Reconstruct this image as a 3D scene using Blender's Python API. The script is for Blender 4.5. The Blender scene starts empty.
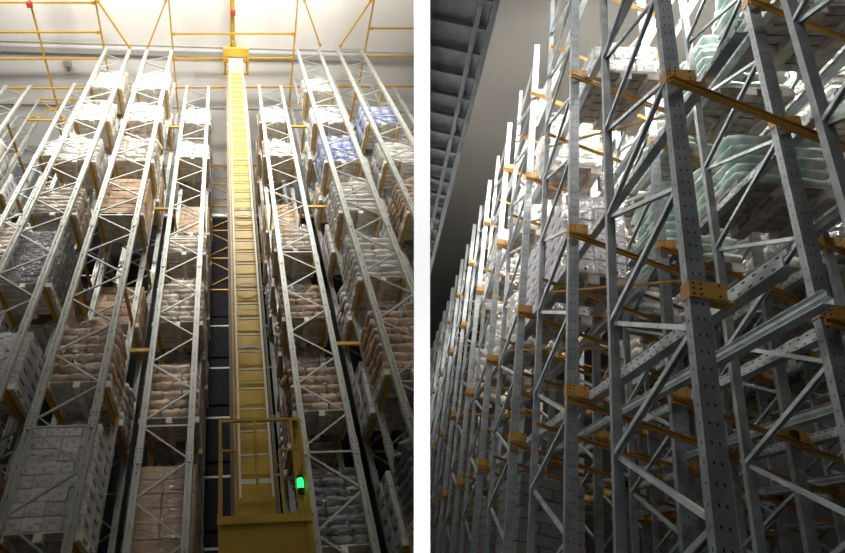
import bpy, bmesh, math, random
from mathutils import Matrix, Vector
R = random.Random(7)
C = bpy.context.scene.collection
V = Vector

# ------------------------------------------------------------------ camera
F_PX, PX, PY, W, H = 484.978, 267.457, 301.740, 845, 553
WL = Matrix(((0.996798, -0.011407, 0.079142), (-0.048482, 0.700858, 0.711651), (-0.063585, -0.71321, 0.698061)))
WR = Matrix(((0.949607, 0.166728, -0.265422), (0.161541, 0.465347, 0.870262), (0.26861, -0.869283, 0.414964)))
EYE = V((0, 0, 1.7))
cam = bpy.data.objects.new('camera', bpy.data.cameras.new('camera'))
C.objects.link(cam)
m3 = Matrix((WL.col[0], -WL.col[1], -WL.col[2])).transposed()
cam.matrix_world = Matrix.Translation(EYE) @ m3.to_4x4()
cam.data.sensor_fit = 'HORIZONTAL'
cam.data.sensor_width = 36
cam.data.lens = F_PX / W * 36
cam.data.shift_x = (W / 2 - PX) / W
cam.data.shift_y = (PY - H / 2) / W
cam.data.clip_start = 0.05
bpy.context.scene.camera = cam
LEFT = Matrix.Translation(EYE)
RIGHT = Matrix.Translation(EYE) @ (WL @ WR.transposed()).to_4x4()
CAMM = Matrix.Translation(EYE) @ WL.to_4x4()      # x right, y down, z forward
HALL = LEFT
hall_of = {}

# ------------------------------------------------------------------ materials
def mat(name, col, rough=.6, metal=0., noise=0., nscale=6., bump=0., bscale=40., vary=0., spec=.5, dirt=None):
    m = bpy.data.materials.new(name); m.use_nodes = True
    nt = m.node_tree; b = nt.nodes['Principled BSDF']
    b.inputs['Roughness'].default_value = rough; b.inputs['Metallic'].default_value = metal
    b.inputs['Specular IOR Level'].default_value = spec
    b.inputs['Base Color'].default_value = (*col, 1)
    tc = nt.nodes.new('ShaderNodeTexCoord')
    last = None
    if noise:
        n = nt.nodes.new('ShaderNodeTexNoise'); n.inputs['Scale'].default_value = nscale; n.inputs['Detail'].default_value = 5
        nt.links.new(tc.outputs['Object'], n.inputs['Vector'])
        r = nt.nodes.new('ShaderNodeValToRGB')
        d = dirt or tuple(c * (1 - noise) for c in col)
        r.color_ramp.elements[0].position = .35; r.color_ramp.elements[0].color = (*d, 1)
        r.color_ramp.elements[1].position = .65; r.color_ramp.elements[1].color = (*[min(1, c * (1 + noise * .4)) for c in col], 1)
        nt.links.new(n.outputs['Fac'], r.inputs['Fac']); last = r.outputs['Color']
    if vary:
        oi = nt.nodes.new('ShaderNodeObjectInfo')
        mr = nt.nodes.new('ShaderNodeMapRange')
        mr.inputs['To Min'].default_value = 1 - vary; mr.inputs['To Max'].default_value = 1 + vary
        nt.links.new(oi.outputs['Random'], mr.inputs['Value'])
        hs = nt.nodes.new('ShaderNodeHueSaturation')
        nt.links.new(mr.outputs[0], hs.inputs['Value'])
        if last: nt.links.new(last, hs.inputs['Color'])
        else: hs.inputs['Color'].default_value = (*col, 1)
        last = hs.outputs['Color']
    if last: nt.links.new(last, b.inputs['Base Color'])
    if bump:
        n2 = nt.nodes.new('ShaderNodeTexNoise'); n2.inputs['Scale'].default_value = bscale; n2.inputs['Detail'].default_value = 3
        nt.links.new(tc.outputs['Object'], n2.inputs['Vector'])
        bp = nt.nodes.new('ShaderNodeBump'); bp.inputs['Strength'].default_value = bump; bp.inputs['Distance'].default_value = .02
        nt.links.new(n2.outputs['Fac'], bp.inputs['Height']); nt.links.new(bp.outputs[0], b.inputs['Normal'])
    return m

def wrap_mat(name, col, fac, rough=.12):
    m = bpy.data.materials.new(name); m.use_nodes = True
    nt = m.node_tree; nt.nodes.clear()
    out = nt.nodes.new('ShaderNodeOutputMaterial')
    tr = nt.nodes.new('ShaderNodeBsdfTransparent')
    pb = nt.nodes.new('ShaderNodeBsdfPrincipled')
    pb.inputs['Base Color'].default_value = (*col, 1); pb.inputs['Roughness'].default_value = rough
    pb.inputs['Metallic'].default_value = .85
    tc = nt.nodes.new('ShaderNodeTexCoord')
    mp = nt.nodes.new('ShaderNodeMapping'); mp.inputs['Scale'].default_value = (2.2, 2.2, 7)
    mp.inputs['Rotation'].default_value = (0.25, .2, 0)
    n = nt.nodes.new('ShaderNodeTexNoise'); n.inputs['Scale'].default_value = 2.6; n.inputs['Detail'].default_value = 4
    n.inputs['Distortion'].default_value = 1.2
    nt.links.new(tc.outputs['Object'], mp.inputs['Vector']); nt.links.new(mp.outputs[0], n.inputs['Vector'])
    bp = nt.nodes.new('ShaderNodeBump'); bp.inputs['Strength'].default_value = 1; bp.inputs['Distance'].default_value = .06
    nt.links.new(n.outputs['Fac'], bp.inputs['Height']); nt.links.new(bp.outputs[0], pb.inputs['Normal'])
    mx = nt.nodes.new('ShaderNodeMixShader')
    mr = nt.nodes.new('ShaderNodeMapRange'); mr.inputs['From Min'].default_value = .42; mr.inputs['From Max'].default_value = .66
    mr.inputs['To Min'].default_value = fac * .25; mr.inputs['To Max'].default_value = fac * 3.2
    nt.links.new(n.outputs['Fac'], mr.inputs['Value']); nt.links.new(mr.outputs[0], mx.inputs['Fac'])
    nt.links.new(tr.outputs[0], mx.inputs[1]); nt.links.new(pb.outputs[0], mx.inputs[2])
    nt.links.new(mx.outputs[0], out.inputs['Surface'])
    return m

def glow(name, col, s):
    m = bpy.data.materials.new(name); m.use_nodes = True
    b = m.node_tree.nodes['Principled BSDF']
    b.inputs['Base Color'].default_value = (*col, 1); b.inputs['Emission Color'].default_value = (*col, 1)
    b.inputs['Emission Strength'].default_value = s
    return m

M = dict(
    steel=mat('galvanised steel', (.47, .485, .455), .5, .25, .12, 3.),
    dark_steel=mat('dark steel', (.07, .07, .075), .5, .5, .2),
    zinc=mat('weathered zinc', (.34, .365, .38), .42, .5, .22, 9., .08, 60),
    zinc_rail=mat('bright zinc rail', (.55, .60, .62), .33, .5, .3, 5., .06, 30),
    hole=mat('dark hole', (.05, .052, .055), .9),
    bolt=mat('dark bolt', (.05, .045, .04), .5, .6),
    orange=mat('orange paint', (.52, .285, .06), .5, 0, .15, 6.),
    yellow=mat('yellow paint', (.50, .285, .02), .45, 0, .12, 4.),
    mast=mat('mast yellow paint', (.55, .36, .04), .45, 0, .18, 1.6),
    mast_shade=mat('purple grey mast shade', (.16, .11, .12), .6),
    ladder=mat('pale ladder paint', (.72, .72, .66), .45),
    red=mat('red cap', (.45, .03, .02), .5),
    wood=mat('pale pallet wood', (.74, .71, .64), .75, 0, .25, 7.),
    old_wood=mat('grey pallet wood', (.44, .40, .35), .8, 0, .35, 9.),
    kraft=mat('kraft paper', (.46, .315, .20), .7, 0, .12, 5., .25, 14, vary=.22),
    carton=mat('brown cardboard', (.37, .25, .155), .7, 0, .1, 4., 0, 30, vary=.15),
    white_box=mat('white cardboard', (.66, .655, .64), .6, 0, .06, 5., vary=.12),
    white_sack=mat('white sack', (.68, .665, .63), .55, 0, .1, 4., .3, 12, vary=.18),
    beige_sack=mat('beige sack', (.64, .56, .47), .65, 0, .12, 5., .25, 12, vary=.25),
    grey_sack=mat('grey film pack', (.22, .23, .24), .35, 0, .25, 4., .5, 12, vary=.2),
    blue_pack=mat('blue film pack', (.10, .16, .50), .35, 0, .6, 5., .4, 12, vary=.3, dirt=(.62, .64, .72)),
    night_pack=mat('dark blue film pack', (.13, .14, .22), .35, 0, .5, 5., .4, 12, vary=.25, dirt=(.2, .2, .2)),
    green_pack=mat('green and white pack', (.72, .74, .72), .4, 0, .5, 4.5, .2, 12, vary=.1, dirt=(.26, .47, .39)),
    bottle_pack=mat('pale bottle pack', (.72, .68, .72), .3, 0, .15, 9., .5, 20, vary=.1),
    green_print=mat('green print', (.03, .22, .10), .5), blue_print=mat('blue print', (.08, .10, .32), .5),
    grey_print=mat('grey print', (.36, .35, .36), .6), red_print=mat('magenta print', (.35, .04, .12), .5),
    wrap=wrap_mat('clear stretch wrap', (.80, .80, .80), .13, .1), wrap_dark=wrap_mat('smoky stretch wrap', (.30, .30, .32), .4),
    panel=mat('white roof sheet', (.80, .79, .78), .7, 0, .03, .6),
    cladding=mat('grey wall cladding', (.17, .175, .185), .7, 0, .06, .8),
    concrete=mat('concrete floor', (.10, .10, .10), .8, 0, .2, 1.5),
    hall_ceiling=mat('grey brown ceiling', (.105, .10, .092), .85, 0, .10, .5),
    trim=mat('grey duct metal', (.42, .42, .42), .6),
    dark_wall=mat('dark wall sheet', (.10, .10, .10), .8, 0, .1, .6),
    grey_carton=mat('dull grey carton', (.27, .26, .25), .7, 0, .1, 5., vary=.12),
    shade_wall=mat('lower wall with aisle shade', (.015, .015, .017), .9, spec=.05),  # dark lower wall, blackened further to hold the aisle gap's shade
    divider_white=mat('divider white', (.95, .95, .95), .9, spec=.1),
    cable=mat('pale cable', (.35, .33, .30), .6),
    green_lens=glow('lit green lens', (.01, 1., .12), 4.),
    lamp_glass=glow('lit lamp glass', (1, .95, .86), 4.),
)

# ------------------------------------------------------------------ mesh builder
class MB:
    def __init__(s): s.v = []; s.f = []; s.m = []; s.mats = []
    def mi(s, k):
        if k not in s.mats: s.mats.append(k)
        return s.mats.index(k)
    def add(s, vs, fs, k):
        n = len(s.v); s.v += [tuple(p) for p in vs]; i = s.mi(k)
        for f in fs: s.f.append(tuple(a + n for a in f)); s.m.append(i)
        return s
    def box(s, lo, hi, k):
        x0, y0, z0 = lo; x1, y1, z1 = hi
        return s.add([(x0, y0, z0), (x1, y0, z0), (x1, y1, z0), (x0, y1, z0), (x0, y0, z1), (x1, y0, z1), (x1, y1, z1), (x0, y1, z1)],
                     [(0, 3, 2, 1), (4, 5, 6, 7), (0, 1, 5, 4), (1, 2, 6, 5), (2, 3, 7, 6), (3, 0, 4, 7)], k)
    def prism(s, poly, p, q, up, k):
        """extrude a 2-D outline (side, up) from p to q"""
        p = V(p); q = V(q); d = (q - p).normalized(); up = V(up)
        side = d.cross(up)
        if side.length < 1e-5: side = d.cross(V((1, 0, 0)))
        side.normalize(); up = side.cross(d)
        n = len(poly)
        vs = [p + side * a + up * b for a, b in poly] + [q + side * a + up * b for a, b in poly]
        fs = [(i, (i + 1) % n, n + (i + 1) % n, n + i) for i in range(n)] + [tuple(range(n - 1, -1, -1)), tuple(range(n, 2 * n))]
        return s.add(vs, fs, k)
    def bar(s, p, q, w, h, k, up=(0, 0, 1)):
        return s.prism([(-w / 2, -h / 2), (w / 2, -h / 2), (w / 2, h / 2), (-w / 2, h / 2)], p, q, up, k)
    def chan(s, p, q, w, h, t, k, up=(0, 0, 1)):
        """C channel, open to +side"""
        return s.prism([(-w / 2, -h / 2), (w / 2, -h / 2), (w / 2, -h / 2 + t), (-w / 2 + t, -h / 2 + t), (-w / 2 + t, h / 2 - t), (w / 2, h / 2 - t), (w / 2, h / 2), (-w / 2, h / 2)], p, q, up, k)
    def tube(s, p, q, r, k, n=8):
        return s.prism([(r * math.cos(2 * math.pi * i / n), r * math.sin(2 * math.pi * i / n)) for i in range(n)], p, q, (0, .3, 1), k)
    def mesh(s, name, smooth=False, bevel=0, seg=1):
        me = bpy.data.meshes.new(name)
        me.from_pydata(s.v, [], s.f)
        for k in s.mats: me.materials.append(M[k])
        me.polygons.foreach_set('material_index', s.m)
        bm = bmesh.new(); bm.from_mesh(me)
        bmesh.ops.recalc_face_normals(bm, faces=bm.faces)
        if bevel:
            bmesh.ops.bevel(bm, geom=bm.edges[:], offset=bevel, segments=seg, affect='EDGES', profile=.6)
        bm.to_mesh(me); bm.free()
        if smooth: me.polygons.foreach_set('use_smooth', [True] * len(me.polygons))
        me.update()
        return me

def thing(name, label, cat, loc=(0, 0, 0), rz=0, group=None):
    o = bpy.data.objects.new(name, None); C.objects.link(o); o.empty_display_size = .1
    o.matrix_world = HALL @ Matrix.Translation(loc) @ Matrix.Rotation(rz, 4, 'Z')
    o['label'] = label; o['category'] = cat
    if group: o['group'] = group
    hall_of[o.name] = 'L' if HALL is LEFT else 'R'
    return o
def part(name, me, parent, loc=(0, 0, 0), rot=(0, 0, 0), label=None, scale=None):
    o = bpy.data.objects.new(name, me); C.objects.link(o); o.parent = parent
    o.location = loc; o.rotation_euler = rot
    if scale: o.scale = scale
    if label: o['label'] = label
    return o
def solo(name, me, label, cat, loc=(0, 0, 0), rz=0, group=None):
    o = bpy.data.objects.new(name, me); C.objects.link(o)
    o.matrix_world = HALL @ Matrix.Translation(loc) @ Matrix.Rotation(rz, 4, 'Z')
    o['label'] = label; o['category'] = cat
    if group: o['group'] = group
    hall_of[o.name] = 'L' if HALL is LEFT else 'R'
    return o
def struct(name, me, mtx=None):
    o = bpy.data.objects.new(name, me); C.objects.link(o)
    o.matrix_world = HALL if mtx is None else mtx
    o['kind'] = 'structure'
    hall_of[o.name] = ('L' if HALL is LEFT else 'R') if mtx is None else 'P'
    return o
cache = {}
def cached(key, fn):
    if key not in cache: cache[key] = fn()
    return cache[key]

# ------------------------------------------------------------------ pallets and goods
def carton_mesh(sx, sy, sz, k, print_k=None, tape=True):
    def mk():
        b = MB().box((-sx / 2, -sy / 2, 0), (sx / 2, sy / 2, sz), k)
        me = b.mesh('carton', bevel=.012, seg=1)
        b2 = MB(); b2.v = [tuple(v.co) for v in me.vertices]; b2.f = [tuple(p.vertices) for p in me.polygons]; b2.m = [0] * len(b2.f); b2.mats = [k]
        if print_k:
            for s in (-1, 1):
                y = s * (sy / 2 + .002); x0 = R.uniform(-.35, .05) * sx
                pk = print_k if R.random() < .4 else 'grey_print'
                b2.box((x0, min(y, s * sy / 2), sz * .18), (x0 + sx * .13, max(y, s * sy / 2), sz * .42), pk)
                b2.box((x0 + sx * .27, min(y, s * sy / 2), sz * .5), (x0 + sx * .5, max(y, s * sy / 2), sz * .62), 'grey_print')
                x = s * (sx / 2 + .002)
                b2.box((min(x, s * sx / 2), -sy * .2, sz * .6), (max(x, s * sx / 2), sy * .25, sz * .85), 'blue_print')
        elif tape:
            b2.box((-sx / 2 - .002, -.025, sz * .55), (sx / 2 + .002, .025, sz + .002), 'beige_sack')
        bpy.data.meshes.remove(me)
        return b2.mesh('carton')
    return cached(('carton', sx, sy, sz, k, print_k, R.randint(0, 2)), mk)

def sack_mesh(sx, sy, sz, k):
    var = R.randint(0, 3)
    def mk():
        nx, ny = 8, 6
        b = MB(); top = []; bot = []
        ph = [R.uniform(0, 6.3) for _ in range(6)]
        def wob(x, y, o): return .5 * math.sin(3.1 * x + ph[o]) * math.cos(2.7 * y + ph[o + 1]) + .5 * math.sin(5.3 * x + 4.1 * y + ph[o + 2])
        vs = []
        for s in (1, -1):
            for j in range(ny + 1):
                for i in range(nx + 1):
                    u = i / nx * 2 - 1; v = j / ny * 2 - 1
                    e = (1 - abs(u) ** 5) * (1 - abs(v) ** 4)
                    t = (.34 + .66 * e ** .42)
                    z = sz / 2 + s * sz / 2 * t + (.10 * sz * wob(u, v, 0 if s > 0 else 3)) * (1 if s > 0 else .4)
                    r = 1 - .05 * abs(u * v) - .02 * math.sin(4 * v + ph[0])
                    vs.append((u * sx / 2 * r, v * sy / 2 * (1 - .05 * abs(u) ** 3 + .03 * math.sin(3 * u + ph[2])), z))
        n = (nx + 1) * (ny + 1); fs = []
        for j in range(ny):
            for i in range(nx):
                a = j * (nx + 1) + i
                fs.append((a, a + 1, a + nx + 2, a + nx + 1)); fs.append((n + a, n + a + nx + 1, n + a + nx + 2, n + a + 1))
        ring = [i for i in range(nx + 1)] + [j * (nx + 1) + nx for j in range(1, ny + 1)] + [ny * (nx + 1) + i for i in range(nx - 1, -1, -1)] + [j * (nx + 1) for j in range(ny - 1, 0, -1)]
        for a, c in zip(ring, ring[1:] + ring[:1]): fs.append((a, n + a, n + c, c))
        return b.add(vs, fs, k).mesh('sack', smooth=True)
    return cached(('sack', sx, sy, sz, k, var), mk)

def wrap_mesh(sx, sy, sz, k):
    var = R.randint(0, 2)
    def mk():
        b = MB(); n = 9
        cs = [(-1, -1), (1, -1), (1, 1), (-1, 1)]
        def grid(o, du, dv, nrm):
            vs = []
            for j in range(n + 1):
                for i in range(n + 1):
                    e = R.uniform(-.012, .014) if 0 < i < n and 0 < j < n else .004
                    vs.append(V(o) + V(du) * (i / n) + V(dv) * (j / n) + V(nrm) * e)
            fs = [(j * (n + 1) + i, j * (n + 1) + i + 1, (j + 1) * (n + 1) + i + 1, (j + 1) * (n + 1) + i) for j in range(n) for i in range(n)]
            b.add(vs, fs, k)
        x, y = sx / 2, sy / 2
        grid((-x, -y, 0), (sx, 0, 0), (0, 0, sz), (0, -1, 0)); grid((x, -y, 0), (0, sy, 0), (0, 0, sz), (1, 0, 0))
        grid((x, y, 0), (-sx, 0, 0), (0, 0, sz), (0, 1, 0)); grid((-x, y, 0), (0, -sy, 0), (0, 0, sz), (-1, 0, 0))
        return b.mesh('stretch_wrap', smooth=True)
    return cached(('wrap', sx, sy, sz, k, var), mk)

def pallet(label, loc, sx=1.2, sy=1.0, k='wood'):
    t = thing('pallet', label, 'pallet', loc)
    def deck():
        b = MB(); n = 7; w = sy / n * .82
        for i in range(n):
            y = -sy / 2 + (i + .5) * sy / n
            b.box((-sx / 2, y - w / 2, .122), (sx / 2, y + w / 2, .144), k)
        for x in (-sx / 2 + .06, 0, sx / 2 - .06): b.box((x - .06, -sy / 2, .1), (x + .06, sy / 2, .122), k)
        return b.mesh('deck')
    def skid():
        b = MB().box((-.06, -sy / 2, 0), (.06, sy / 2, .022), k)
        for y in (-sy / 2 + .07, 0, sy / 2 - .07): b.box((-.06, y - .07, .022), (.06, y + .07, .1), k)
        return b.mesh('skid')
    part('deck', cached(('deck', sx, sy, k), deck), t)
    for x in (-sx / 2 + .06, 0, sx / 2 - .06): part('skid', cached(('skid', sy, k), skid), t, (x, 0, 0))
    return t

KIND = {  # kind: (item, material, print, nx, ny, unit height, wrap, words)
    'brown_sack': ('sack', 'kraft', None, 3, 2, .225, 'wrap', 'brown paper sacks stacked and film wrapped'),
    'beige_sack': ('sack', 'beige_sack', None, 2, 2, .19, 'wrap', 'beige and tan sacks loosely stacked'),
    'white_sack': ('sack', 'white_sack', None, 2, 2, .19, 'wrap', 'white sacks under shiny film'),
    'clear': ('sack', 'white_sack', None, 2, 2, .21, 'wrap', 'bulging white packs under clear film'),
    'grey': ('carton', 'grey_sack', None, 3, 2, .2, 'wrap_dark', 'dark grey packs under glossy film'),
    'blue': ('sack', 'blue_pack', None, 3, 2, .16, 'wrap', 'blue and white film packs'),
    'night': ('sack', 'night_pack', None, 3, 2, .17, 'wrap', 'dark bluish film packs'),
    'carton': ('carton', 'carton', None, 2, 2, .26, 'wrap', 'brown cardboard cartons in neat layers'),
    'small_carton': ('carton', 'kraft', None, 3, 2, .2, None, 'light brown cartons in bricked layers'),
    'white_box': ('carton', 'white_box', 'green_print', 4, 2, .215, 'wrap', 'white printed cartons under film'),
    'pale_box': ('carton', 'white_box', 'blue_print', 3, 2, .24, 'wrap', 'pale cartons with blue print'),
    'green': ('sack', 'green_pack', None, 2, 2, .14, None, 'white packs with green print'),
    'bottles': ('carton', 'bottle_pack', 'red_print', 4, 3, .21, 'wrap', 'pale bottle packs with magenta caps'),
    'brick': ('carton', 'grey_carton', None, 3, 2, .14, None, 'pale brick shaped cartons'),
}
def load(kind, label, loc, h, sx=1.16, sy=.98, simple=False, name='pallet_load'):
    item, k, pr, nx, ny, uh, wr, _ = KIND[kind]
    if simple: nx = max(2, nx - 1); uh *= 1.25; wr = None
    t = thing(name, label, 'goods', loc)
    nz = max(2, round(h / uh)); uh = round(uh, 3)
    rough = item == 'sack'
    for z in range(nz):
        last = z >= nz - 1
        for j in range(ny):
            off = (.5 if z % 2 else 0) if kind in ('brown_sack', 'beige_sack', 'small_carton', 'brick') else 0
            cols = nx + (1 if off else 0)
            for i in range(cols):
                w = sx / nx
                x = -sx / 2 + (i + .5 - off) * w; ww = w
                if off and i == 0: x = -sx / 2 + w / 4; ww = w / 2
                if off and i == cols - 1: x = sx / 2 - w / 4; ww = w / 2
                if last and rough and R.random() < .45: continue
                y = -sy / 2 + (j + .5) * sy / ny
                ww = round(ww, 3)
                if rough:
                    me = sack_mesh(ww, round(sy / ny, 3), round(uh * 1.06, 3), k)
                    rot = (R.uniform(-.05, .05), R.uniform(-.05, .05), R.uniform(-.06, .06))
                    dx, dy = R.uniform(-.02, .02), R.uniform(-.025, .02)
                    if last: rot = (R.uniform(-.2, .2), R.uniform(-.25, .25), R.uniform(-.5, .5))
                    zz = z * uh
                else:
                    me = carton_mesh(round(ww - .006, 3), round(sy / ny - .006, 3), round(uh - .004, 3), k, pr, ww > .3)
                    rot = (0, 0, R.uniform(-.025, .025)); dx, dy = R.uniform(-.006, .006), R.uniform(-.012, .006)
                    zz = z * uh
                part(item, me, t, (x + dx, y + dy, zz), rot)
    if wr:
        part('stretch_wrap', wrap_mesh(round(sx + .05, 3), round(sy + .05, 3), round(nz * uh - (.03 if rough else 0), 3), wr), t, label='thin shiny clear film')
    return t

# ================================================================== LEFT HALL (crane aisle)
HALL = LEFT
FLOOR_Z = -1.7
def post_outline(w, d):
    a, b = w / 2, d / 2
    return [(-a, -b), (-a * .35, -b), (-a * .35, -b + .022), (a * .35, -b + .022), (a * .35, -b), (a, -b), (a, b * .55), (a * .55, b), (-a * .55, b), (-a, b * .55)]
def left_post(h, w=.125, d=.12):
    def mk():
        b = MB()
        # outline is (side, up): extrude upwards, 'up' axis = +Y so -b faces the aisle front
        b.prism([(-x, y) for x, y in post_outline(w, d)], (0, 0, 0), (0, 0, h), (0, 1, 0), 'steel')
        z = 5.9
        while z < h - 1:      # splice sleeves with bolts
            b.box((-w / 2 - .008, -d / 2 - .006, z), (w / 2 + .008, d / 2 - .02, z + .34), 'steel')
            for q in (.05, .12, .22, .29):
                for x in (-.04, .04): b.box((x - .009, -d / 2 - .014, z + q - .009), (x + .009, -d / 2, z + q + .009), 'bolt')
            z += 5.4
        z = .3
        while z < h - .3:     # slot pairs in the groove
            b.box((-.006, -d / 2 + .014, z), (.006, -d / 2 + .025, z + .05), 'hole')
            z += .45
        b.box((-.11, -.1, 0), (.11, .1, .012), 'steel')
        return b.mesh('post')
    return cached(('lpost', round(h, 2), w), mk)
def brace_mesh(dx, dz):
    def mk():
        b = MB()
        b.chan((0, 0, 0), (dx, 0, dz), .032, .034, .005, 'steel', up=(0, 1, 0))
        return b.mesh('brace')
    return cached(('brace', round(dx, 3), round(dz, 3)), mk)
def foot_mesh():
    return cached('foot', lambda: MB().box((-.11, -.1, 0), (.11, .1, .02), 'steel').mesh('foot_plate'))

def ladder_frame(x0, x1, y, top, label, phase):
    t = thing('rack_upright', label, 'rack frame', ((x0 + x1) / 2, y, FLOOR_Z))
    hw = (x1 - x0) / 2 - .06; h = top - FLOOR_Z
    for s in (-1, 1): part('post', left_post(h), t, (s * hw, 0, 0))
    z = .25 + phase * .715; s = 1
    n = 0
    while z < h - .8:
        part('brace', brace_mesh(2 * hw * s, .70), t, (-s * hw, .0, z)); z += .715; s = -s; n += 1
        if n % 9 == 8:
            part('brace', brace_mesh(2 * hw, 0), t, (-hw, 0, z)); z += .12; n += 1
    part('brace', brace_mesh(2 * hw, 0), t, (-hw, 0, h - .03))
    return t

ROWS = {  # x0, x1, front y, top z, bays, phrase
    'E': (-1.75, -.70, 8.5, 21.35, 3, 'first rack left of the mast'),
    'B': (-3.29, -2.18, 7.2, 21.65, 2, 'second rack left of the mast'),
    'A': (-4.93, -3.86, 7.2, 21.6, 2, 'third rack left of the mast'),
    'D': (-6.40, -5.33, 8.5, 21.3, 2, 'fourth rack left of the mast'),
    'C': (-9.22, -8.15, 8.65, 21.3, 2, 'rack at the far left edge'),
    'H': (1.33, 2.40, 8.4, 21.35, 3, 'first rack right of the mast'),
    'F': (2.98, 4.05, 7.2, 22.35, 2, 'second rack right of the mast'),
    'G': (4.78, 5.95, 7.2, 22.5, 2, 'third rack right of the mast'),
    'J': (6.35, 7.42, 8.4, 21.4, 2, 'fourth rack right of the mast'),
}
BAY = 1.33
LEV = [2.55 + 2.6 * k for k in range(7)]
TIER = ['seventh', 'sixth', 'fifth', 'fourth', 'third', 'second', 'top']
PLAN = {  # front bay, from the lowest tier up: (kind, height) or None
    'E': [('carton', 1.55), ('brown_sack', 1.3), ('beige_sack', 1.5), ('beige_sack', .95), None, ('white_sack', 1.2), ('white_sack', 1.3)],
    'B': [('white_box', 1.72), ('brown_sack', 1.5), None, ('small_carton', 1.6), ('beige_sack', 1.5), ('white_sack', 1.35), ('white_sack', 1.5)],
    'A': [('small_carton', 1.2), ('pale_box', 1.2), ('grey', 1.75), ('beige_sack', 1.4), ('white_sack', 1.6), ('white_sack', 1.4), ('beige_sack', 1.5)],
    'D': [('carton', 1.2), ('beige_sack', 1.2), ('pale_box', 1.2), ('beige_sack', 1.3), None, ('white_sack', 1.1), None],
    'C': [('carton', 1.3), ('carton', 1.3), ('pale_box', 1.3), ('grey', 1.5), ('small_carton', 1.6), ('white_sack', 1.5), None],
    'H': [('night', 1.3), ('brown_sack', 1.3), ('brown_sack', 1.15), ('beige_sack', 1.1), None, ('beige_sack', 1.2), ('white_sack', 1.3)],
    'F': [('night', 1.2), ('brown_sack', 1.75), ('clear', 1.6), ('clear', 1.7), ('blue', 1.55), ('white_sack', 1.2), ('beige_sack', 1.35)],
    'G': [('brown_sack', 1.4), ('brown_sack', 1.4), ('white_sack', 1.3), ('brown_sack', 1.5), ('clear', 1.5), ('blue', 1.4), None],
    'J': [('carton', 1.2), ('carton', 1.2), ('carton', 1.2), ('beige_sack', 1.2), ('white_sack', 1.2), ('white_sack', 1.2), None],
}
DEEP = ['small_carton', 'beige_sack', 'white_sack', 'carton', 'pale_box']
ORD = ['front', 'second', 'third', 'fourth']
beam_me = MB()
def beam_mesh():
    def mk():
        L = BAY - .12
        b = MB().chan((0, 0, 0), (0, L, 0), .05, .11, .01, 'yellow')
        for y in (.006, L - .006): b.box((-.03, y - .006, -.09), (.045, y + .006, .09), 'yellow')
        return b.mesh('rack_crossbar')
    return cached('beam', mk)
for r, (x0, x1, y0, top, bays, ph) in ROWS.items():
    xc = (x0 + x1) / 2
    for b in range(bays + 1):
        ladder_frame(x0, x1, y0 + b * BAY, top,
                     f'galvanised ladder frame, {ORD[b]} from the front of the {ph}', (b + len(ph)) % 2)
    dz = .0 if r not in 'FG' else .12
    for b in range(bays):
        for k, z in enumerate(LEV):
            z += dz
            for s, sd in ((-1, 'left'), (1, 'right')):
                bx = xc + s * ((x1 - x0) / 2 - .06)
                solo('rack_crossbar', beam_mesh(), f'yellow {sd} beam under {TIER[k]} tier, {ORD[b]} bay, {ph}', 'beam',
                     (bx, y0 + b * BAY + .06, z - .062))
            if b == 0: spec = PLAN[r][k]
            else:
                spec = (R.choice(DEEP), R.uniform(1.1, 1.6)) if (R.random() < .75 or (k == 4 and r in 'EH')) else None
                if k == 4 and r in 'EH' and b == 1: spec = ('small_carton', 1.4)
                if r == 'B' and k == 2: spec = ('small_carton', 1.3)
                if r in 'DC' and k > 5: spec = None
            if not spec: continue
            kind, h = spec
            yc = y0 + b * BAY + BAY / 2
            where = f'{TIER[k]} tier, {ORD[b]} bay, {ph}'
            pallet(f'pale wooden pallet, {where}', (xc, yc, z - .005), k='wood')
            short = KIND[kind][7]
            load(kind, f'{short.split(" under")[0].split(" stacked")[0].split(" in ")[0]}, {where}', (xc, yc, z + .141), h, simple=b > 0)
# spacers tying neighbouring rows
for (a, bb, y) in (('B', 'E', 8.53), ('A', 'B', 8.53), ('D', 'A', 8.53), ('H', 'F', 8.43), ('F', 'G', 8.53), ('G', 'J', 8.53)):
    xa, xb = ROWS[a][1], ROWS[bb][0]
    for z, w in ((6.9, 'lower'), (12.3, 'middle'), (17.6, 'upper')):
        me = MB().bar((xa - .03, 0, 0), (xb + .03, 0, 0), .06, .09, 'yellow')
        for x in (xa - .03, xb + .03): me.box((x - .008, -.06, -.08), (x + .008, .06, .08), 'yellow')
        solo('row_spacer', me.mesh('row_spacer'), f'{w} short yellow spacer between the {ROWS[a][5]} and its right neighbour', 'spacer', (0, y, z))

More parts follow.
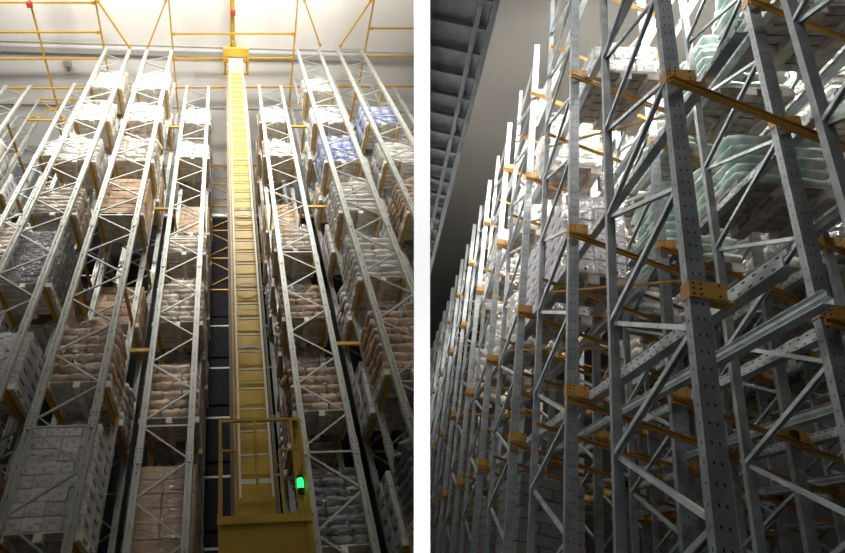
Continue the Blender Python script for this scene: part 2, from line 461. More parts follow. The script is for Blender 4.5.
# roof steelwork: yellow bars above the rack tops
def roofbar(p, q, label, w=.06, h=.09, k='yellow'):
    b = MB().bar(V((0, 0, 0)), V(q) - V(p), w, h, k)
    for e, d in ((V((0, 0, 0)), 1), (V(q) - V(p), -1)):
        u = (V(q) - V(p)).normalized() * .12 * d
        b.bar(e, e + u, w + .05, h + .04, k)
    return solo('roof_bar', b.mesh('roof_bar'), label, 'beam', p)
ZT = 22.0
for x, ya, yb, w in ((-7.57, 3.2, 10.6, 'far left edge'), (-5.07, 3.2, 8.5, 'third rack on the left'), (-2.23, 3.2, 10.2, 'second rack on the left'),
                     (2.88, 3.2, 9.6, 'second rack on the right'), (5.97, 3.2, 9.2, 'third rack on the right')):
    roofbar((x, ya, ZT + .06), (x, yb, ZT + .06), f'yellow lengthwise roof beam running above the {w}')
for n, spans in enumerate((((-12.5, -5.1, 'left', 5.85),), ((-12.5, -5.1, 'left', 6.9), (-2.2, 2.85, 'middle', 6.65), (6., 9.5, 'right', 6.2)),
                 ((-12.5, -5.1, 'left', 7.92), (-2.2, 2.85, 'middle', 7.62), (6., 9.5, 'right', 7.3)))):
    for xa, xb, w, y in spans:
        roofbar((xa, y, ZT), (xb, y - (xb - xa) * .03, ZT), f'yellow crosswise roof beam, {w} span, {["first", "second", "third"][n]} from the top edge')
roofbar((-12.5, 9.02, 21.75), (9.5, 8.4, 21.75), 'long yellow cross beam along the tops of the rear racks')
for p, q, w in (((-5.0, 5.5), (-3.96, 7.3), 'third rack on the left'), ((-2.3, 5.4), (-3.3, 7.3), 'second rack on the left'),
                ((3.1, 5.2), (4.0, 6.95), 'second rack on the right'), ((5.85, 5.15), (4.82, 6.95), 'third rack on the right')):
    roofbar((*p, ZT - .02), (*q, ZT - .02), f'yellow diagonal roof strut ending at the {w}', .06, .09)
for x, w in ((-7.57, 'far left roof beam'), (.3, 'crane guide rail')):
    y = 5.75 if x < 0 else 5.9
    solo('end_stop', MB().box((-.1, -.1, -.16), (.1, .1, 0), 'red').box((-.06, -.14, -.1), (.06, -.1, -.02), 'yellow').mesh('end_stop', bevel=.012), f'small red end stop under the {w}', 'end stop', (x, y, ZT - .02 if x < 0 else 22.42))
# bracing across the aisles
def bracing(x0, x1, y, zs, label):
    t = thing('aisle_bracing', label, 'bracing', ((x0 + x1) / 2, y, FLOOR_Z))
    hw = (x1 - x0) / 2
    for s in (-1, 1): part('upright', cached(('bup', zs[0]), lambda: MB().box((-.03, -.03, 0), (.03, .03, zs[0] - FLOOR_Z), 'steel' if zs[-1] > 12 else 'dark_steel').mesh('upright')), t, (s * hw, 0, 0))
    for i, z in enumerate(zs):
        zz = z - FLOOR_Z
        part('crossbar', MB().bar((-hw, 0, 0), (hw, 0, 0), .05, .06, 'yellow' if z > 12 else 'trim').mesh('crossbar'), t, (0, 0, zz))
        if i + 1 < len(zs) and z > 13:
            d = zs[i + 1] - z
            for s in (-1, 1):
                part('diagonal', MB().bar((-hw * s, .03 * s, 0), (hw * s, .03 * s, d), .035, .035, 'yellow').mesh('diagonal'), t, (0, 0, zz))
    return t
bracing(-8.1, -6.45, 9.3, [21.6, 19.6], 'yellow cross braced portal between the fourth rack and the far left rack')
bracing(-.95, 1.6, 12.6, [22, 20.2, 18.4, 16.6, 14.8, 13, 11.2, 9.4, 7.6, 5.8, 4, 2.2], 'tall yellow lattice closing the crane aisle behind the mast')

# stacker crane -----------------------------------------------------------------
cr = thing('stacker_crane', 'tall yellow stacker crane with ladder mast standing in the middle aisle', 'crane', (.40, 7.8, FLOOR_Z))
mh = 21.3 - FLOOR_Z
b = MB().box((-.30, 0, .3), (.32, .55, mh), 'mast')
for z in [1.5 + 1.9 * i for i in range(11)]:
    b.box((-.305, -.004, z), (.325, .2, z + .035), 'mast')
part('mast', b.mesh('mast', bevel=.01), cr)
b = MB().box((-.41, .02, .3), (-.30, .3, mh - .6), 'mast_shade'); b.box((-.345, -.012, .3), (-.30, .04, mh - .3), 'mast')  # dark strip puts the mast's shaded left side into colour
part('mast_shade_strip', b.mesh('mast_shade_strip'), cr, label='dark purple strip, shaded side of the mast')
lad = part('ladder', MB().box((-.275, -.17, 4.85), (-.235, -.11, mh - .1), 'ladder').box((.25, -.17, 4.85), (.29, -.11, mh - .1), 'ladder').mesh('ladder', bevel=.006), cr, label='pale painted ladder')
rung = MB().tube((-.24, -.14, 0), (.255, -.14, 0), .017, 'ladder').mesh('rung', smooth=True)
z = 5.58
while z < mh - .2:
    part('rung', rung, lad, (0, 0, z)); z += .445
part('kick_plate', MB().box((-.24, -.165, 5.08), (.255, -.14, 5.16), 'ladder').mesh('kick_plate'), lad)
hb = MB()
pts = [V((.255 * -math.cos(math.pi * i / 10), -.05 - .13 * math.sin(math.pi * i / 10), 0)) for i in range(11)]
for p, q in zip(pts, pts[1:]): hb.bar(p, q, .012, .05, 'trim')
hm = hb.mesh('mounting_hoop')
for z in (6.2, 7.9, 9.75, 12.4, 12.7, 15.4, 18.4): part('mounting_hoop', hm, lad, (0.01, -.02, z), label='grey curved mounting hoop')
# cables along the right edge
b = MB()
for x in (.345, .375): b.tube((x, .05, 3), (x, .05, mh - .8), .011, 'cable')
part('cable', b.mesh('cable'), cr, label='thin pale hoist cables')
# head carriage under the guide rail
b = MB()
b.box((-.52, -.75, mh + .45), (.56, -.42, mh + .6), 'mast'); b.box((-.52, -.42, mh + .45), (-.40, .30, mh + .6), 'mast'); b.box((.44, -.42, mh + .45), (.56, .30, mh + .6), 'mast')
b.box((-.52, -.75, mh + .38), (-.44, .3, mh + .45), 'mast'); b.box((.48, -.75, mh + .38), (.56, .3, mh + .45), 'mast'); b.box((-.52, .22, mh + .38), (.56, .3, mh + .45), 'mast')
hc = part('head_carriage', b.mesh('head_carriage', bevel=.008), cr)
b = MB().box((-.29, -.36, mh - .25), (.3, .2, mh + .42), 'ladder')
for x in (-.16, .12):
    for zz in (mh - .1, mh + .12, mh + .3): b.box((x - .02, -.375, zz), (x + .02, -.36, zz + .04), 'bolt')
b.box((-.2, -.38, mh - .22), (.22, -.36, mh - .13), 'yellow')
part('head_box', b.mesh('head_box', bevel=.01), hc, label='white box at the mast head')
for x in (-.36, .38):
    part('guide_wheel', MB().tube((x, -.3, mh + .42), (x, -.3, mh + .30), .09, 'yellow', 12).mesh('guide_wheel'), hc)
b = MB().box((-.14, -.95, mh + .6), (.02, -.75, mh + .78), 'yellow').box((-.1, -1.0, mh + .62), (-.03, -.95, mh + .72), 'bolt')
part('limit_switch', b.mesh('limit_switch', bevel=.01), cr)
# operator platform
pf = part('operator_platform', None, cr, (0, 0, 0)) if False else None
x0, x1, yf, yb, zf, zt = -.58, .71, -1.0, -.18, 2.52 - FLOOR_Z, 4.05 - FLOOR_Z
b = MB().box((x0, yf, zf - .05), (x1, yb, zf + .02), 'mast')
plat = part('platform_floor', b.mesh('platform_floor'), cr)
part('toe_board', MB().box((x0, yf - .012, zf - .06), (x1, yf, zf + .05), 'mast').box((x1, yf, zf - .06), (x1 + .012, yb, zf + .09), 'mast').box((x0 - .012, yf, zf - .06), (x0, yb, zf + .09), 'mast').mesh('toe_board'), plat)
gp = MB().box((-.022, -.022, 0), (.022, .022, zt - zf), 'mast').mesh('guard_post')
for x, y in ((x0 + .02, yf + .02), (x1 - .02, yf + .02), (x0 + .02, yb), (x1 - .02, yb), (x1 - .16, yf + .02), (x1 - .02, yf + .3), (x1 - .02, yf + .55), (-.02, yf + .02)):
    part('guard_post', gp, plat, (x, y, zf))
def rail(p, q): part('guard_rail', MB().bar(p, q, .045, .045, 'mast').mesh('guard_rail'), plat)
rail((x0, yf + .02, zt), (x1, yf + .02, zt)); rail((x1 - .02, yf, zt), (x1 - .02, yb, zt)); rail((x0 + .02, yf, zt), (x0 + .02, yb, zt))
rail((x1 - .02, yf, zf + .8), (x1 - .02, yb, zf + .8))
zg = zt - .5
b = MB(); b.bar((x0 + .04, yf + .03, zg), (x0 + .28, yf + .03, zg), .035, .035, 'mast'); b.box((x0 + .24, yf + .01, zf), (x0 + .275, yf + .05, zg), 'mast')
part('gate', b.mesh('gate'), plat, label='low yellow gate frame')
b = MB(); b.bar((x1 - .36, yf + .25, zg + .1), (x1 - .06, yf + .25, zg + .1), .03, .03, 'mast'); b.box((x1 - .37, yf + .23, zf), (x1 - .335, yf + .27, zg + .1), 'mast')
part('gate', b.mesh('gate'), plat, label='inner yellow gate frame')
b = MB().box((x0 + .02, yf + .06, zf - .9), (x1 - .04, yf + .08, zf - .05), 'mast')
b.box((x0, yf + .02, zf - .95), (x0 + .06, yf + .08, zf - .05), 'mast'); b.box((x1 - .08, yf + .02, zf - .95), (x1, yf + .08, zf - .05), 'mast')
b.box((x1 - .05, yf + .06, zf - .95), (x1 - .02, yb, zf - .05), 'mast'); b.box((x0 + .06, yf + .04, zf - .5), (x1 - .08, yf + .1, zf - .42), 'mast')
part('apron_panel', b.mesh('apron_panel'), plat)
b = MB()
for i in range(3):
    pts = [V((x1 - .42 + .05 * i, yf + .3, zf + 1.0 - .1 * i)), V((x1 - .3, yf + .22, zf + .62)), V((x1 - .14, yf + .05, zf + .62 - .02 * i))]
    for p, q in zip(pts, pts[1:]): b.tube(p, q, .008, 'cable', 6)
b.tube((x1 - .30, yf + .28, zf + .02), (x1 - .33, yf + .28, zf + .9), .009, 'cable', 6)
part('cable', b.mesh('cable'), plat, label='pale cables beside the inner gate')
bc = part('beacon_base', MB().tube((x1 - .115, yf - .03, zf + .42), (x1 - .115, yf - .03, zf + .50), .05, 'dark_steel', 14).box((x1 - .15, yf - .03, zf + .38), (x1 - .08, yf + .04, zf + .42), 'mast').mesh('beacon_base'), plat, (0, 0, -.12))
part('beacon_lens', MB().tube((x1 - .115, yf - .03, zf + .50), (x1 - .115, yf - .03, zf + .64), .042, 'green_lens', 14).mesh('beacon_lens', smooth=False), bc, label='lit green beacon lens')
part('beacon_cap', MB().tube((x1 - .115, yf - .03, zf + .64), (x1 - .115, yf - .03, zf + .69), .046, 'dark_steel', 14).mesh('beacon_cap'), bc)
# lower chassis (below the picture) so the mast stands on something
b = MB().box((-.45, -1.9, .12), (.45, 1.9, .42), 'mast')
for y in (-1.6, 1.6): b.tube((-.12, y, .16), (.12, y, .16), .16, 'dark_steel', 18)
part('chassis', b.mesh('chassis'), cr)
# guide rail along the roof
b = MB().box((-.06, 0, -.02), (.06, 10, .06), 'yellow').box((-.03, 0, .06), (.03, 10, .28), 'yellow').box((-.09, 0, .28), (.09, 10, .32), 'yellow')
solo('crane_guide_rail', b.mesh('crane_guide_rail'), 'yellow guide rail on the roof that the mast head runs along', 'rail', (.28, 2.6, 22.45))
# junction box on the roof
solo('junction_box', MB().box((-.16, -.14, -.2), (.16, .14, 0), 'trim').tube((0, .14, -.1), (0, .4, -.02), .02, 'trim').mesh('junction_box', bevel=.015), 'small grey junction box under the roof left of the racks', 'junction box', (-7.14, 8.45, 23.6))

# shell of the left hall
CEIL = 23.6
def slab(lo, hi, k): return MB().box(lo, hi, k)
struct('floor_left', slab((-13, -9, FLOOR_Z - .2), (22, 15, FLOOR_Z), 'concrete').mesh('floor'))
b = slab((-13, -9, CEIL), (14, 15, CEIL + .2), 'panel')
struct('ceiling_left', b.mesh('ceiling'))
struct('wall_back', slab((-13, 13.6, FLOOR_Z), (22, 13.8, 18.9), 'shade_wall').box((-13, 13.55, 19.1), (22, 13.8, CEIL), 'cladding').box((-13, 13.5, 18.9), (22, 13.8, 19.1), 'panel').mesh('wall'))
struct('wall_left', slab((-13.2, -9, FLOOR_Z), (-13, 15, CEIL), 'dark_wall').mesh('wall'))
struct('wall_front', slab((-13, -9.2, FLOOR_Z), (14, -9, CEIL), 'dark_wall').mesh('wall'))
struct('trim_1', slab((-13, 7.8, CEIL - .14), (10, 8.02, CEIL), 'trim').mesh('trim'))
b = MB()
for y in (7.62, 10.4): b.box((-13, y, CEIL - .03), (12, y + .03, CEIL), 'trim')
struct('trim_2', b.mesh('trim'))

# ================================================================== RIGHT HALL (dense rail racking)
HALL = RIGHT
RF = -1.5; RTOP = 9.4
def perforated(w, d, h, k='zinc', holes=True):
    """rack upright with real rows of holes in its front and left faces"""
    def mk():
        b = MB(); a, c = w / 2, d / 2
        def face(o, du, lenu, cols, step=.1, hh=.017):
            """cols: u spans that carry holes"""
            us = [0] + [q for c_ in cols for q in c_] + [lenu]
            n = int(h / step)
            for j in range(len(us) - 1):
                u0, u1 = us[j], us[j + 1]
                hole = any(abs(u0 - c_[0]) < 1e-6 for c_ in cols)
                def quad(z0, z1):
                    p = V(o) + V(du) * u0; q = V(o) + V(du) * u1
                    b.add([(p.x, p.y, z0), (q.x, q.y, z0), (q.x, q.y, z1), (p.x, p.y, z1)], [(0, 1, 2, 3)], k)
                if not hole: quad(0, h)
                else:
                    z = 0
                    for i in range(n):
                        quad(i * step, (i + 1) * step - hh)
                    quad(n * step, h)
        hs = .009
        if holes: face((-a, -c, 0), (1, 0, 0), w, [(w * .24, w * .24 + hs), (w * .76 - hs, w * .76)])
        else: face((-a, -c, 0), (1, 0, 0), w, [])
        face((-a, c, 0), (0, -1, 0), d, [(d * .42, d * .42 + hs)] if holes else [])
        face((a, -c, 0), (0, 1, 0), d, [(d * .42, d * .42 + hs)] if holes else [])
        face((a, c, 0), (-1, 0, 0), w, [])
        b.add([(-a, -c, h), (a, -c, h), (a, c, h), (-a, c, h)], [(0, 1, 2, 3)], k)
        b.box((-a + .012, -c + .012, 0), (a - .012, c - .012, h - .01), 'hole')
        # rolled lips on the front
        b.box((-a - .006, -c, 0), (-a, -c + .02, h), k); b.box((a, -c, 0), (a + .006, -c + .02, h), k)
        return b.mesh('post')
    return cached(('perf', w, d, round(h, 2), holes), mk)
def bracket_mesh(side):
    def mk():
        b = MB(); s = side
        def X(x0, x1): return (min(s * x0, s * x1), max(s * x0, s * x1))
        a = X(-.05, .13); b.box((a[0], -.05, -.055), (a[1], -.042, .055), 'orange')         # front plate
        a = X(-.05, -.044); b.box((a[0], -.05, -.055), (a[1], .034, .055), 'orange')
        a = X(.124, .13); b.box((a[0], -.05, -.055), (a[1], .034, .015), 'orange')
        a = X(.0, .17); b.box((a[0], -.042, -.063), (a[1], .034, -.055), 'orange')               # shelf the rail sits on
        for x in (-.03, .005):
            for z in (-.034, 0, .034):
                b.tube((s * x, -.048, z), (s * x, -.055, z), .0065, 'bolt', 6)
        for z in (-.034, .034): b.tube((s * .095, -.048, z), (s * .095, -.055, z), .0065, 'bolt', 6)
        return b.mesh('rail_bracket')
    return cached(('bracket', side), mk)
def rbrace(dy, dz, w=.05):
    return cached(('rb', round(dy, 3), round(dz, 3)), lambda: MB().chan((0, 0, 0), (0, dy, dz), w, w, .006, 'zinc_rail', up=(1, 0, 0)).mesh('brace'))
def right_frame(x, y, dep, levels, label, zoff=0, sides=(1,), holes=True, near=False, li_holes=False, ptwo=True):
    t = thing('rack_upright', label, 'rack frame', (x, y, RF))
    h = RTOP - RF
    part('post', perforated(.082, .07, h, holes=holes), t)
    part('post', perforated(.05, .055, h, holes=li_holes), t, (0, dep, 0))
    # zigzag, alternating down/up
    z = zoff; s = 1
    while z < h - .6:
        if s > 0: part('brace', rbrace(dep, .525, .033), t, (.012, 0, z))
        else: part('brace', rbrace(dep, -.525, .033), t, (-.012, 0, z + .525))
        z += .525; s = -s
    for lv in levels:
        for sd in sides:
            part('rail_bracket', bracket_mesh(sd), t, (0, 0, lv - RF), label='orange bolted bracket')
            if ptwo: part('rail_bracket', bracket_mesh(sd), t, (0, dep, lv - RF), label='orange bolted bracket')
    return t
L1 = [1.88, 3.70, 6.15, 8.1]; L2 = [2.42, 4.3, 6.0, 7.8]; L3 = L2
PITCH = 1.87
NTH = ['nearest', 'second', 'third', 'fourth', 'fifth', 'sixth', 'seventh', 'eighth', 'ninth', 'tenth', 'eleventh', 'twelfth', 'thirteenth']
U = V((1, .378, 0))
LINES = [  # x, first y, count, levels, phrase, sides
    (1.60, 2.83, 11, L1, 'front racking line', (1,)),
    (2.85, 3.68, 7, L2, 'second line of racking', (1,)),
    (4.20, 4.25, 6, L3, 'third line of racking', (1, -1)),
    (5.60, 4.85, 5, L3, 'fourth line of racking', (1, -1)),
    (7.00, 5.4, 4, L3, 'rearmost line of racking', (-1,)),
]
for li, (x, y0, n, lv, ph, sides) in enumerate(LINES):
    for i in range(n):
        dep = 1.02 if li == 0 else .95
        right_frame(x, y0 + i * PITCH, dep, lv, f'grey perforated ladder frame, {NTH[i]} in the {ph}', [.0, .39, .2, .5, .1][li], sides, ptwo=li > 1)
right_frame(2.44, 1.81, 1.02, [], 'thick grey post frame cut off by the upper right edge of the picture', .1, (-1,))
# orange tie beams across the lanes
for li in range(4):
    x, y0, n, lv, ph, _ = LINES[li]
    xn = LINES[li + 1][0]
    for i in range(n if li == 0 else min(n, 5)):
        for k, z in enumerate(lv):
            if li == 0 and (i > 8 or (i == 0 and k < 1)): continue
            y = y0 + i * PITCH - .08
            L = (xn - x) + .12
            zz = z - .12
            me = cached(('tie', li), lambda: MB().chan(-.06 * U, L * U, .034, .052, .006, 'orange').mesh('tie_bar'))
            lvn = ["lowest", "second", "third", "highest"][k]
            solo('tie_bar', me, f'orange tie beam, {lvn} level, {NTH[i]} bay of the {ph}', 'beam', (x, y, zz))
            if i > 0 or li > 1:
                solo('tie_bar', cached(('tie2', li), lambda: MB().chan(-.03 * U, L * U, .026, .04, .005, 'orange').mesh('tie_bar')),
                     f'slimmer orange tie behind the {lvn} tie beam, {NTH[i]} bay of the {ph}', 'beam', (x, y + .98, zz + .03))
# thin diagonal orange ties under the levels
for i in range(1, 6):
    for k in (1, 2):
        z = L1[k] - .2
        p = V((1.62, 2.83 + i * PITCH + 1.02, z)); q = V((2.8, 2.83 + i * PITCH + .35, z))
        solo('diagonal_tie', MB().bar((0, 0, 0), q - p, .02, .028, 'orange').mesh('diagonal_tie'), f'thin orange diagonal tie, {["", "second", "third"][k]} level, {NTH[i]} bay behind the front racking', 'tie', p)
# long rails the pallets ride on
def long_rail(x, z, ya, yb, side, label):
    b = MB(); s = side; L = yb - ya
    t = .006
    # omega section: web, lower ledge, upper lip
    k_ = .66
    poly = [(u * k_, v * k_) for u, v in [(-.05, -.085), (.06, -.085), (.06, -.075), (-.04, -.075), (-.04, -.01), (.0, .03), (.0, .075), (.03, .085), (.03, .093), (-.012, .085), (-.012, .035), (-.05, -.005)]]
    b.prism([(s * u, v) for u, v in poly], (0, 0, 0), (0, L, 0), (0, 0, 1), 'zinc_rail')
    y = .05
    while y < min(L, 7):           # slot rows in web and lip
        b.box((-.0085 if s > 0 else .0075, y, .03), (-.0075 if s > 0 else .0085, y + .025, .042), 'hole')
        b.box((-.0345 if s > 0 else .0330, y, -.045), (-.0330 if s > 0 else .0345, y + .025, -.036), 'hole')
        y += .085
    return solo('pallet_rail', b.mesh('pallet_rail'), label, 'rail', (x, ya, z))
LV = ['lowest', 'second', 'third', 'highest']
for li, (x, y0, n, lv, ph, sides) in enumerate(LINES):
    end = y0 + (n - 1) * PITCH + 1.1
    for k, z in enumerate(lv):
        for s in ((1, -1) if li == 1 else sides):
            ya = y0 - .4 if li == 0 else y0 - .32
            if li == 1 and s < 0 and k != 0: ya = y0 + 1.6
            long_rail(x + s * .2, z + .02 - (.1 if li == 1 and s < 0 else 0), ya, end, s, f'long grey pallet rail, {LV[k]} level, {"right" if s > 0 else "left"} side of the {ph}')
long_rail(2.66, 3.72, 5.6, 12.3, -1, 'long grey pallet rail between two levels, left side of the second line of racking')

# goods on the rails
def rgoods(kind, x, y, z, h, sx, sy, label, k='old_wood'):
    pallet('pallet under ' + label, (x, y, z), sx, sy, k)
    load(kind, label, (x, y, z + .145), h, sx=sx, sy=sy)
Z2 = L1[1] + .09
rgoods('bottles', 2.22, 6.2, Z2, 1.25, .72, .8, 'film wrapped bottle packs with magenta caps midway down the first lane')
rgoods('bottles', 2.22, 7.3, Z2, 1.3, .72, .85, 'film wrapped bottle packs behind the midway stack')
rgoods('clear', 2.22, 8.6, Z2, 1.35, .72, .85, 'white wrapped packs, third stack on the second level of the first lane')
rgoods('white_sack', 2.22, 10, Z2, 1.3, .72, .85, 'white sacks, fourth stack on the second level of the first lane')
rgoods('clear', 2.22, 11.8, Z2, 1.5, .72, .85, 'white packs, last stack on the second level of the first lane')
Z3 = L1[2] + .09
for i, (y, kd, w) in enumerate(((5.2, 'pale_box', 'pale cartons'), (6.9, 'white_sack', 'white sacks'), (8.6, 'clear', 'bulging white packs'), (10.4, 'white_sack', 'plump white sacks'), (12, 'clear', 'white packs'))):
    rgoods(kd, 2.22, y, Z3, [.55, 1.2, 1.3, 1.3, 1.3][i], .72, .85, f'{w} on the third level of the first lane, {NTH[i]} stack')
P2, P1 = L2[2] + .09, L2[1] + .09
for i, (y, z, h, kd, w) in enumerate(((4.2, P2, 1.1, 'green', 'white and green packs'), (5.2, P2, 1.1, 'green', 'white and green packs'), (6.2, P2, 1.1, 'green', 'white and green packs'),
        (7.3, P2, 1.3, 'white_sack', 'white sacks'), (8.6, P2, 1.3, 'clear', 'bulging white packs'))):
    rgoods(kd, 3.53, y, z, h, .85, .78, f'{w}, {NTH[i]} on third level of second lane')
for i, (y, z, h, kd, w) in enumerate(((5.0, P1, .7, 'green', 'low stack of green and white packs'), (6.4, P1, 1.2, 'green', 'green printed packs'), (7.9, P1, 1.3, 'clear', 'bulging white packs'))):
    rgoods(kd, 3.53, y, z, h, .85, .78, f'{w}, {NTH[i]} on second level of second lane')
for i in range(6):
    for k in (1, 2):
        rgoods(['clear', 'white_sack'][(i + k) % 2], 4.9, 5.4 + i * .98, L2[k] + .09, 1.25, .85, .8, f'white wrapped packs in the third lane, {["", "second", "third"][k]} level, {NTH[i]} stack')
        rgoods(['white_sack', 'pale_box'][(i + k) % 2], 6.3, 6.0 + i * .98, L2[k] + .09, 1.25, .85, .8, f'white goods in the fourth lane, {["", "second", "third"][k]} level, {NTH[i]} stack')
# stack standing on the floor
rgoods('brick', 2.2, 7.6, RF, 3.0, .75, 1.1, 'tall pale stack of bricked cartons on the floor behind the front racking line')
rgoods('brick', 2.2, 9.2, RF, 2.8, .75, 1.1, 'pale floor stack just behind the tall one')

# overhead shelf at the upper left
t = shelf_t = thing('overhead_shelf', 'grey slatted overhead shelf along the upper left of the dark aisle', 'shelf', (0, 0, 6.0))
part('edge_channel', MB().chan((.44, 2.6, 0), (.44, 16, 0), .07, .16, .01, 'zinc').mesh('edge_channel'), t)
part('edge_channel', MB().chan((.28, 2.6, .02), (.28, 16, .02), .06, .12, .01, 'zinc').mesh('edge_channel'), t)
part('deck_sheet', MB().box((-2.2, 2.6, .09), (.42, 16, .1), 'zinc').mesh('deck_sheet'), t)
sl = cached('slat', lambda: MB().chan(V((.42, 0, 0)), V((.42, 0, 0)) - 2.4 * V((1, .2, 0)), .05, .07, .008, 'zinc').mesh('slat'))
y = 3.0
while y < 15.5:
    part('slat', sl, t, (0, y, .02)); y += .34
for i, yy in enumerate((2.95, 4.05, 6.6)):
    pallet(f'pale pallet lying on the overhead shelf, {NTH[i]} from the camera', (-.02, yy + .3, 6.1), .55, .7, 'old_wood')
    load('white_sack' if i else 'pale_box', f'white goods on the overhead shelf, {NTH[i]} from the camera', (-.02, yy + .3, 6.245), .9, .55, .7)
for i in range(6):   # hangers carrying the shelf
    yy = 3.6 + 2.1 * i
    solo('shelf_hanger', MB().box((-.03, -.03, 0), (.03, .03, 10.5 - 6.0), 'zinc').box((-.1, -.1, 4.46), (.1, .1, 4.5), 'zinc').mesh('shelf_hanger'), f'grey hanger rod above the overhead shelf, {NTH[i]} from the camera', 'hanger', (.36, yy, 6.0))

# shell of the right hall
struct('floor_right', slab((-3, .2, RF - .2), (13, 26, RF), 'concrete').mesh('floor'))
struct('ceiling_right', slab((-6, -2, 10.5), (13, 26, 10.7), 'hall_ceiling').mesh('ceiling'))
struct('wall_right', slab((9, -2, RF), (9.2, 26, 10.5), 'dark_wall').mesh('wall'))
struct('wall_far', slab((-6, 25, RF), (13, 25.2, 10.5), 'dark_wall').mesh('wall'))
# lamps under the right hall's ceiling (real fixtures)
def fixture(x, y, z, label, power, rot=0):
    t = thing('ceiling_lamp', label, 'lamp', (x, y, z))
    part('housing', MB().box((-.09, -.7, 0), (.09, .7, .07), 'trim').mesh('housing'), t)
    part('tube', MB().tube((-.045, -.66, -.03), (-.045, .66, -.03), .02, 'lamp_glass').tube((.045, -.66, -.03), (.045, .66, -.03), .02, 'lamp_glass').mesh('tube'), t, label='lit tubes')
    for yy in (-.5, .5): part('rod', MB().box((-.008, yy - .008, .07), (.008, yy + .008, 10.5 - z), 'trim').mesh('rod'), t)
    light('lamp light', 'AREA', HALL @ Matrix.Translation((x, y, z - .06)), power, (1, .95, .87), size=.2, size_y=1.3)
def light(name, kind, mtx, power, col=(1, 1, 1), size=.3, size_y=None, spot=None):
    l = bpy.data.lights.new(name, kind); l.energy = power; l.color = col
    if kind == 'AREA':
        l.shape = 'RECTANGLE'; l.size = size; l.size_y = size_y or size
    else: l.shadow_soft_size = size
    if kind == 'SPOT': l.spot_size = spot; l.spot_blend = .4
    o = bpy.data.objects.new(name, l); C.objects.link(o); o.matrix_world = mtx
    return o
for i, (x, y, p) in enumerate(((3.5, 6.2, 270), (3.5, 9.4, 250), (4.9, 7.6, 270), (6.3, 6.6, 230), (2.2, 8.2, 270))):
    fixture(x, y, 9.9, f'suspended twin tube lamp above the rear lanes, {NTH[i]}', p)
for x, y, p in ((3.5, 3.9, 330), (4.9, 4.2, 330), (2.25, 5.6, 150)):  # added lights out of view, brighten the fronts of the lane goods
    dl = V((.04, .80, -.60)).normalized().to_track_quat('-Z', 'Y').to_matrix().to_4x4()
    light('lane floodlight', 'AREA', HALL @ Matrix.Translation((x, y, 9.4)) @ dl, p, (1, .97, .92), .5, .3)
dq = V((.3, .8, -.5)).normalized().to_track_quat('-Z', 'Y').to_matrix().to_4x4()
light('aisle floodlight', 'AREA', HALL @ Matrix.Translation((1.0, .6, 8.4)) @ dq, 92, (1, .97, .92), .6, .4)  # added light out of view, brightens the front posts
light('low aisle fill', 'POINT', HALL @ Matrix.Translation((.2, -1.2, 2.5)), 28, (.95, 1, 1), .5)  # added fill from below, lifts the pallet undersides

# ================================================================== added divider, stands for the white gap between the halls
KC, HT = .31865, .0313
def camq(cz, cy, s): return (KC * cz + s * HT, cy, cz)
b = MB()
prof = [(1.9, -30), (1.9, 24), (36, 24), (36, -30)]
vs = [camq(z, y, -1) for z, y in prof] + [camq(z, y, 1) for z, y in prof]
b.add(vs, [(0, 1, 2, 3), (4, 7, 6, 5), (0, 4, 5, 1), (1, 5, 6, 2), (2, 6, 7, 3), (3, 7, 4, 0)], 'divider_white')
struct('added_divider', b.mesh('wall'), CAMM)
def aim(p, q):
    p = V(p); q = V(q); d = (q - p).normalized()
    return CAMM @ (Matrix.Translation(p) @ d.to_track_quat('-Z', 'Y').to_matrix().to_4x4())
for y, yt, p in ((-2.7, -.2, 260), (2.3, .1, 220)):  # added spots out of view, turn the divider's end white
    light('divider fill spot', 'SPOT', aim((KC * 1.45, y, 1.45), (KC * 1.9, yt, 1.9)), p * 2.8, (1, 1, 1), .03, spot=math.radians(34))

# ------------------------------------------------------------------ lights added for the left hall
HALL = LEFT
for x, p in ((-8, 250), (-3.6, 230), (.6, 230), (3.6, 170)):            # added lights out of view, aimed up to brighten the roof
    d = V((0, .3, .95)).normalized()
    light('roof fill', 'AREA', HALL @ Matrix.Translation((x, 3.2, 20.9)) @ d.to_track_quat('-Z', 'Y').to_matrix().to_4x4(), p, (1, .95, .86), .8, .4)
for x, p in ((-8.5, 500), (-4.4, 560), (-.6, 560), (2.6, 550)):      # added lights out of view, shaped to fade down the racks
    d = V((0, .98, -.2)).normalized()
    light('fill light', 'AREA', HALL @ Matrix.Translation((x, 1.0, 18)) @ d.to_track_quat('-Z', 'Y').to_matrix().to_4x4(), p, (1, .96, .88), .9, .5).data.spread = math.radians(116)
light('mid fill', 'POINT', HALL @ Matrix.Translation((-1, -2.5, 11)), 105, (1, .97, .9), .5)  # added fill on the camera side, lifts the lower tiers

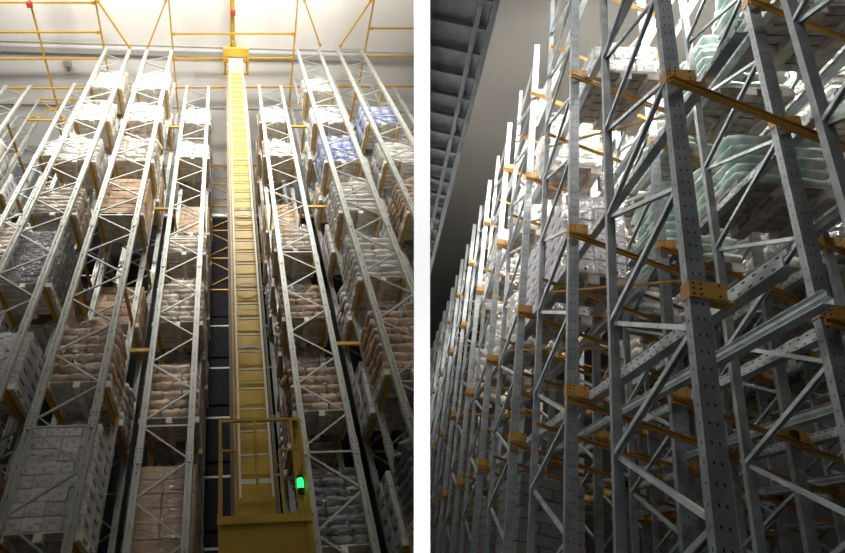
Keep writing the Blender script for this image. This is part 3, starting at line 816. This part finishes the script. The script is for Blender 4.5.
# ------------------------------------------------------------------ each hall ends at the added divider
inv = CAMM.inverted()
def chain_mtx(o):
    m = o.matrix_basis.copy()
    p = o.parent
    while p: m = p.matrix_basis @ m; p = p.parent
    return m
def root(o):
    while o.parent: o = o.parent
    return o
kill = []
for o in list(C.objects):
    if o.type != 'MESH': continue
    h = hall_of.get(root(o).name)
    if h not in ('L', 'R'): continue
    m = inv @ chain_mtx(o)
    s = -1 if h == 'L' else 1
    def side(c): q = m @ V(c); return s * (q.x - KC * q.z) - HT - .004    # > 0 : on its own side
    d = [side(c) for c in o.bound_box]
    if min(d) > 0: continue
    if max(d) <= 0: kill.append(o); continue
    o.data = o.data.copy()
    bm = bmesh.new(); bm.from_mesh(o.data)
    nrm_c = V((s, 0, -s * KC)); co_c = V((s * (HT + .004), 0, 0))
    mi = m.inverted()
    co = mi @ co_c; no = (m.to_3x3().transposed() @ nrm_c).normalized()
    res = bmesh.ops.bisect_plane(bm, geom=bm.verts[:] + bm.edges[:] + bm.faces[:], plane_co=co, plane_no=no, clear_inner=True)
    ed = [e for e in res['geom_cut'] if isinstance(e, bmesh.types.BMEdge)]
    try: bmesh.ops.holes_fill(bm, edges=ed, sides=0)
    except Exception: pass
    n = len(bm.faces); bm.to_mesh(o.data); bm.free()
    if n == 0: kill.append(o)
# goods mostly cut away, or never in the picture, are left out whole
for o in kill: bpy.data.objects.remove(o)
for _ in range(3):
    for o in [o for o in C.objects if o.type == 'EMPTY' and not o.children]: bpy.data.objects.remove(o)

w = bpy.data.worlds.new('World'); bpy.context.scene.world = w; w.use_nodes = True
w.node_tree.nodes['Background'].inputs[0].default_value = (.5, .52, .55, 1)
w.node_tree.nodes['Background'].inputs[1].default_value = .008
vs_ = bpy.context.scene.view_settings
vs_.view_transform = 'Standard'; vs_.look = 'None'; vs_.exposure = 0; vs_.gamma = 1; vs_.use_curve_mapping = False
for o in C.objects:
    if o.get('label') and len(o['label'].split()) > 16: print('LONG', o.name, o['label'])
print('objects', len(C.objects))
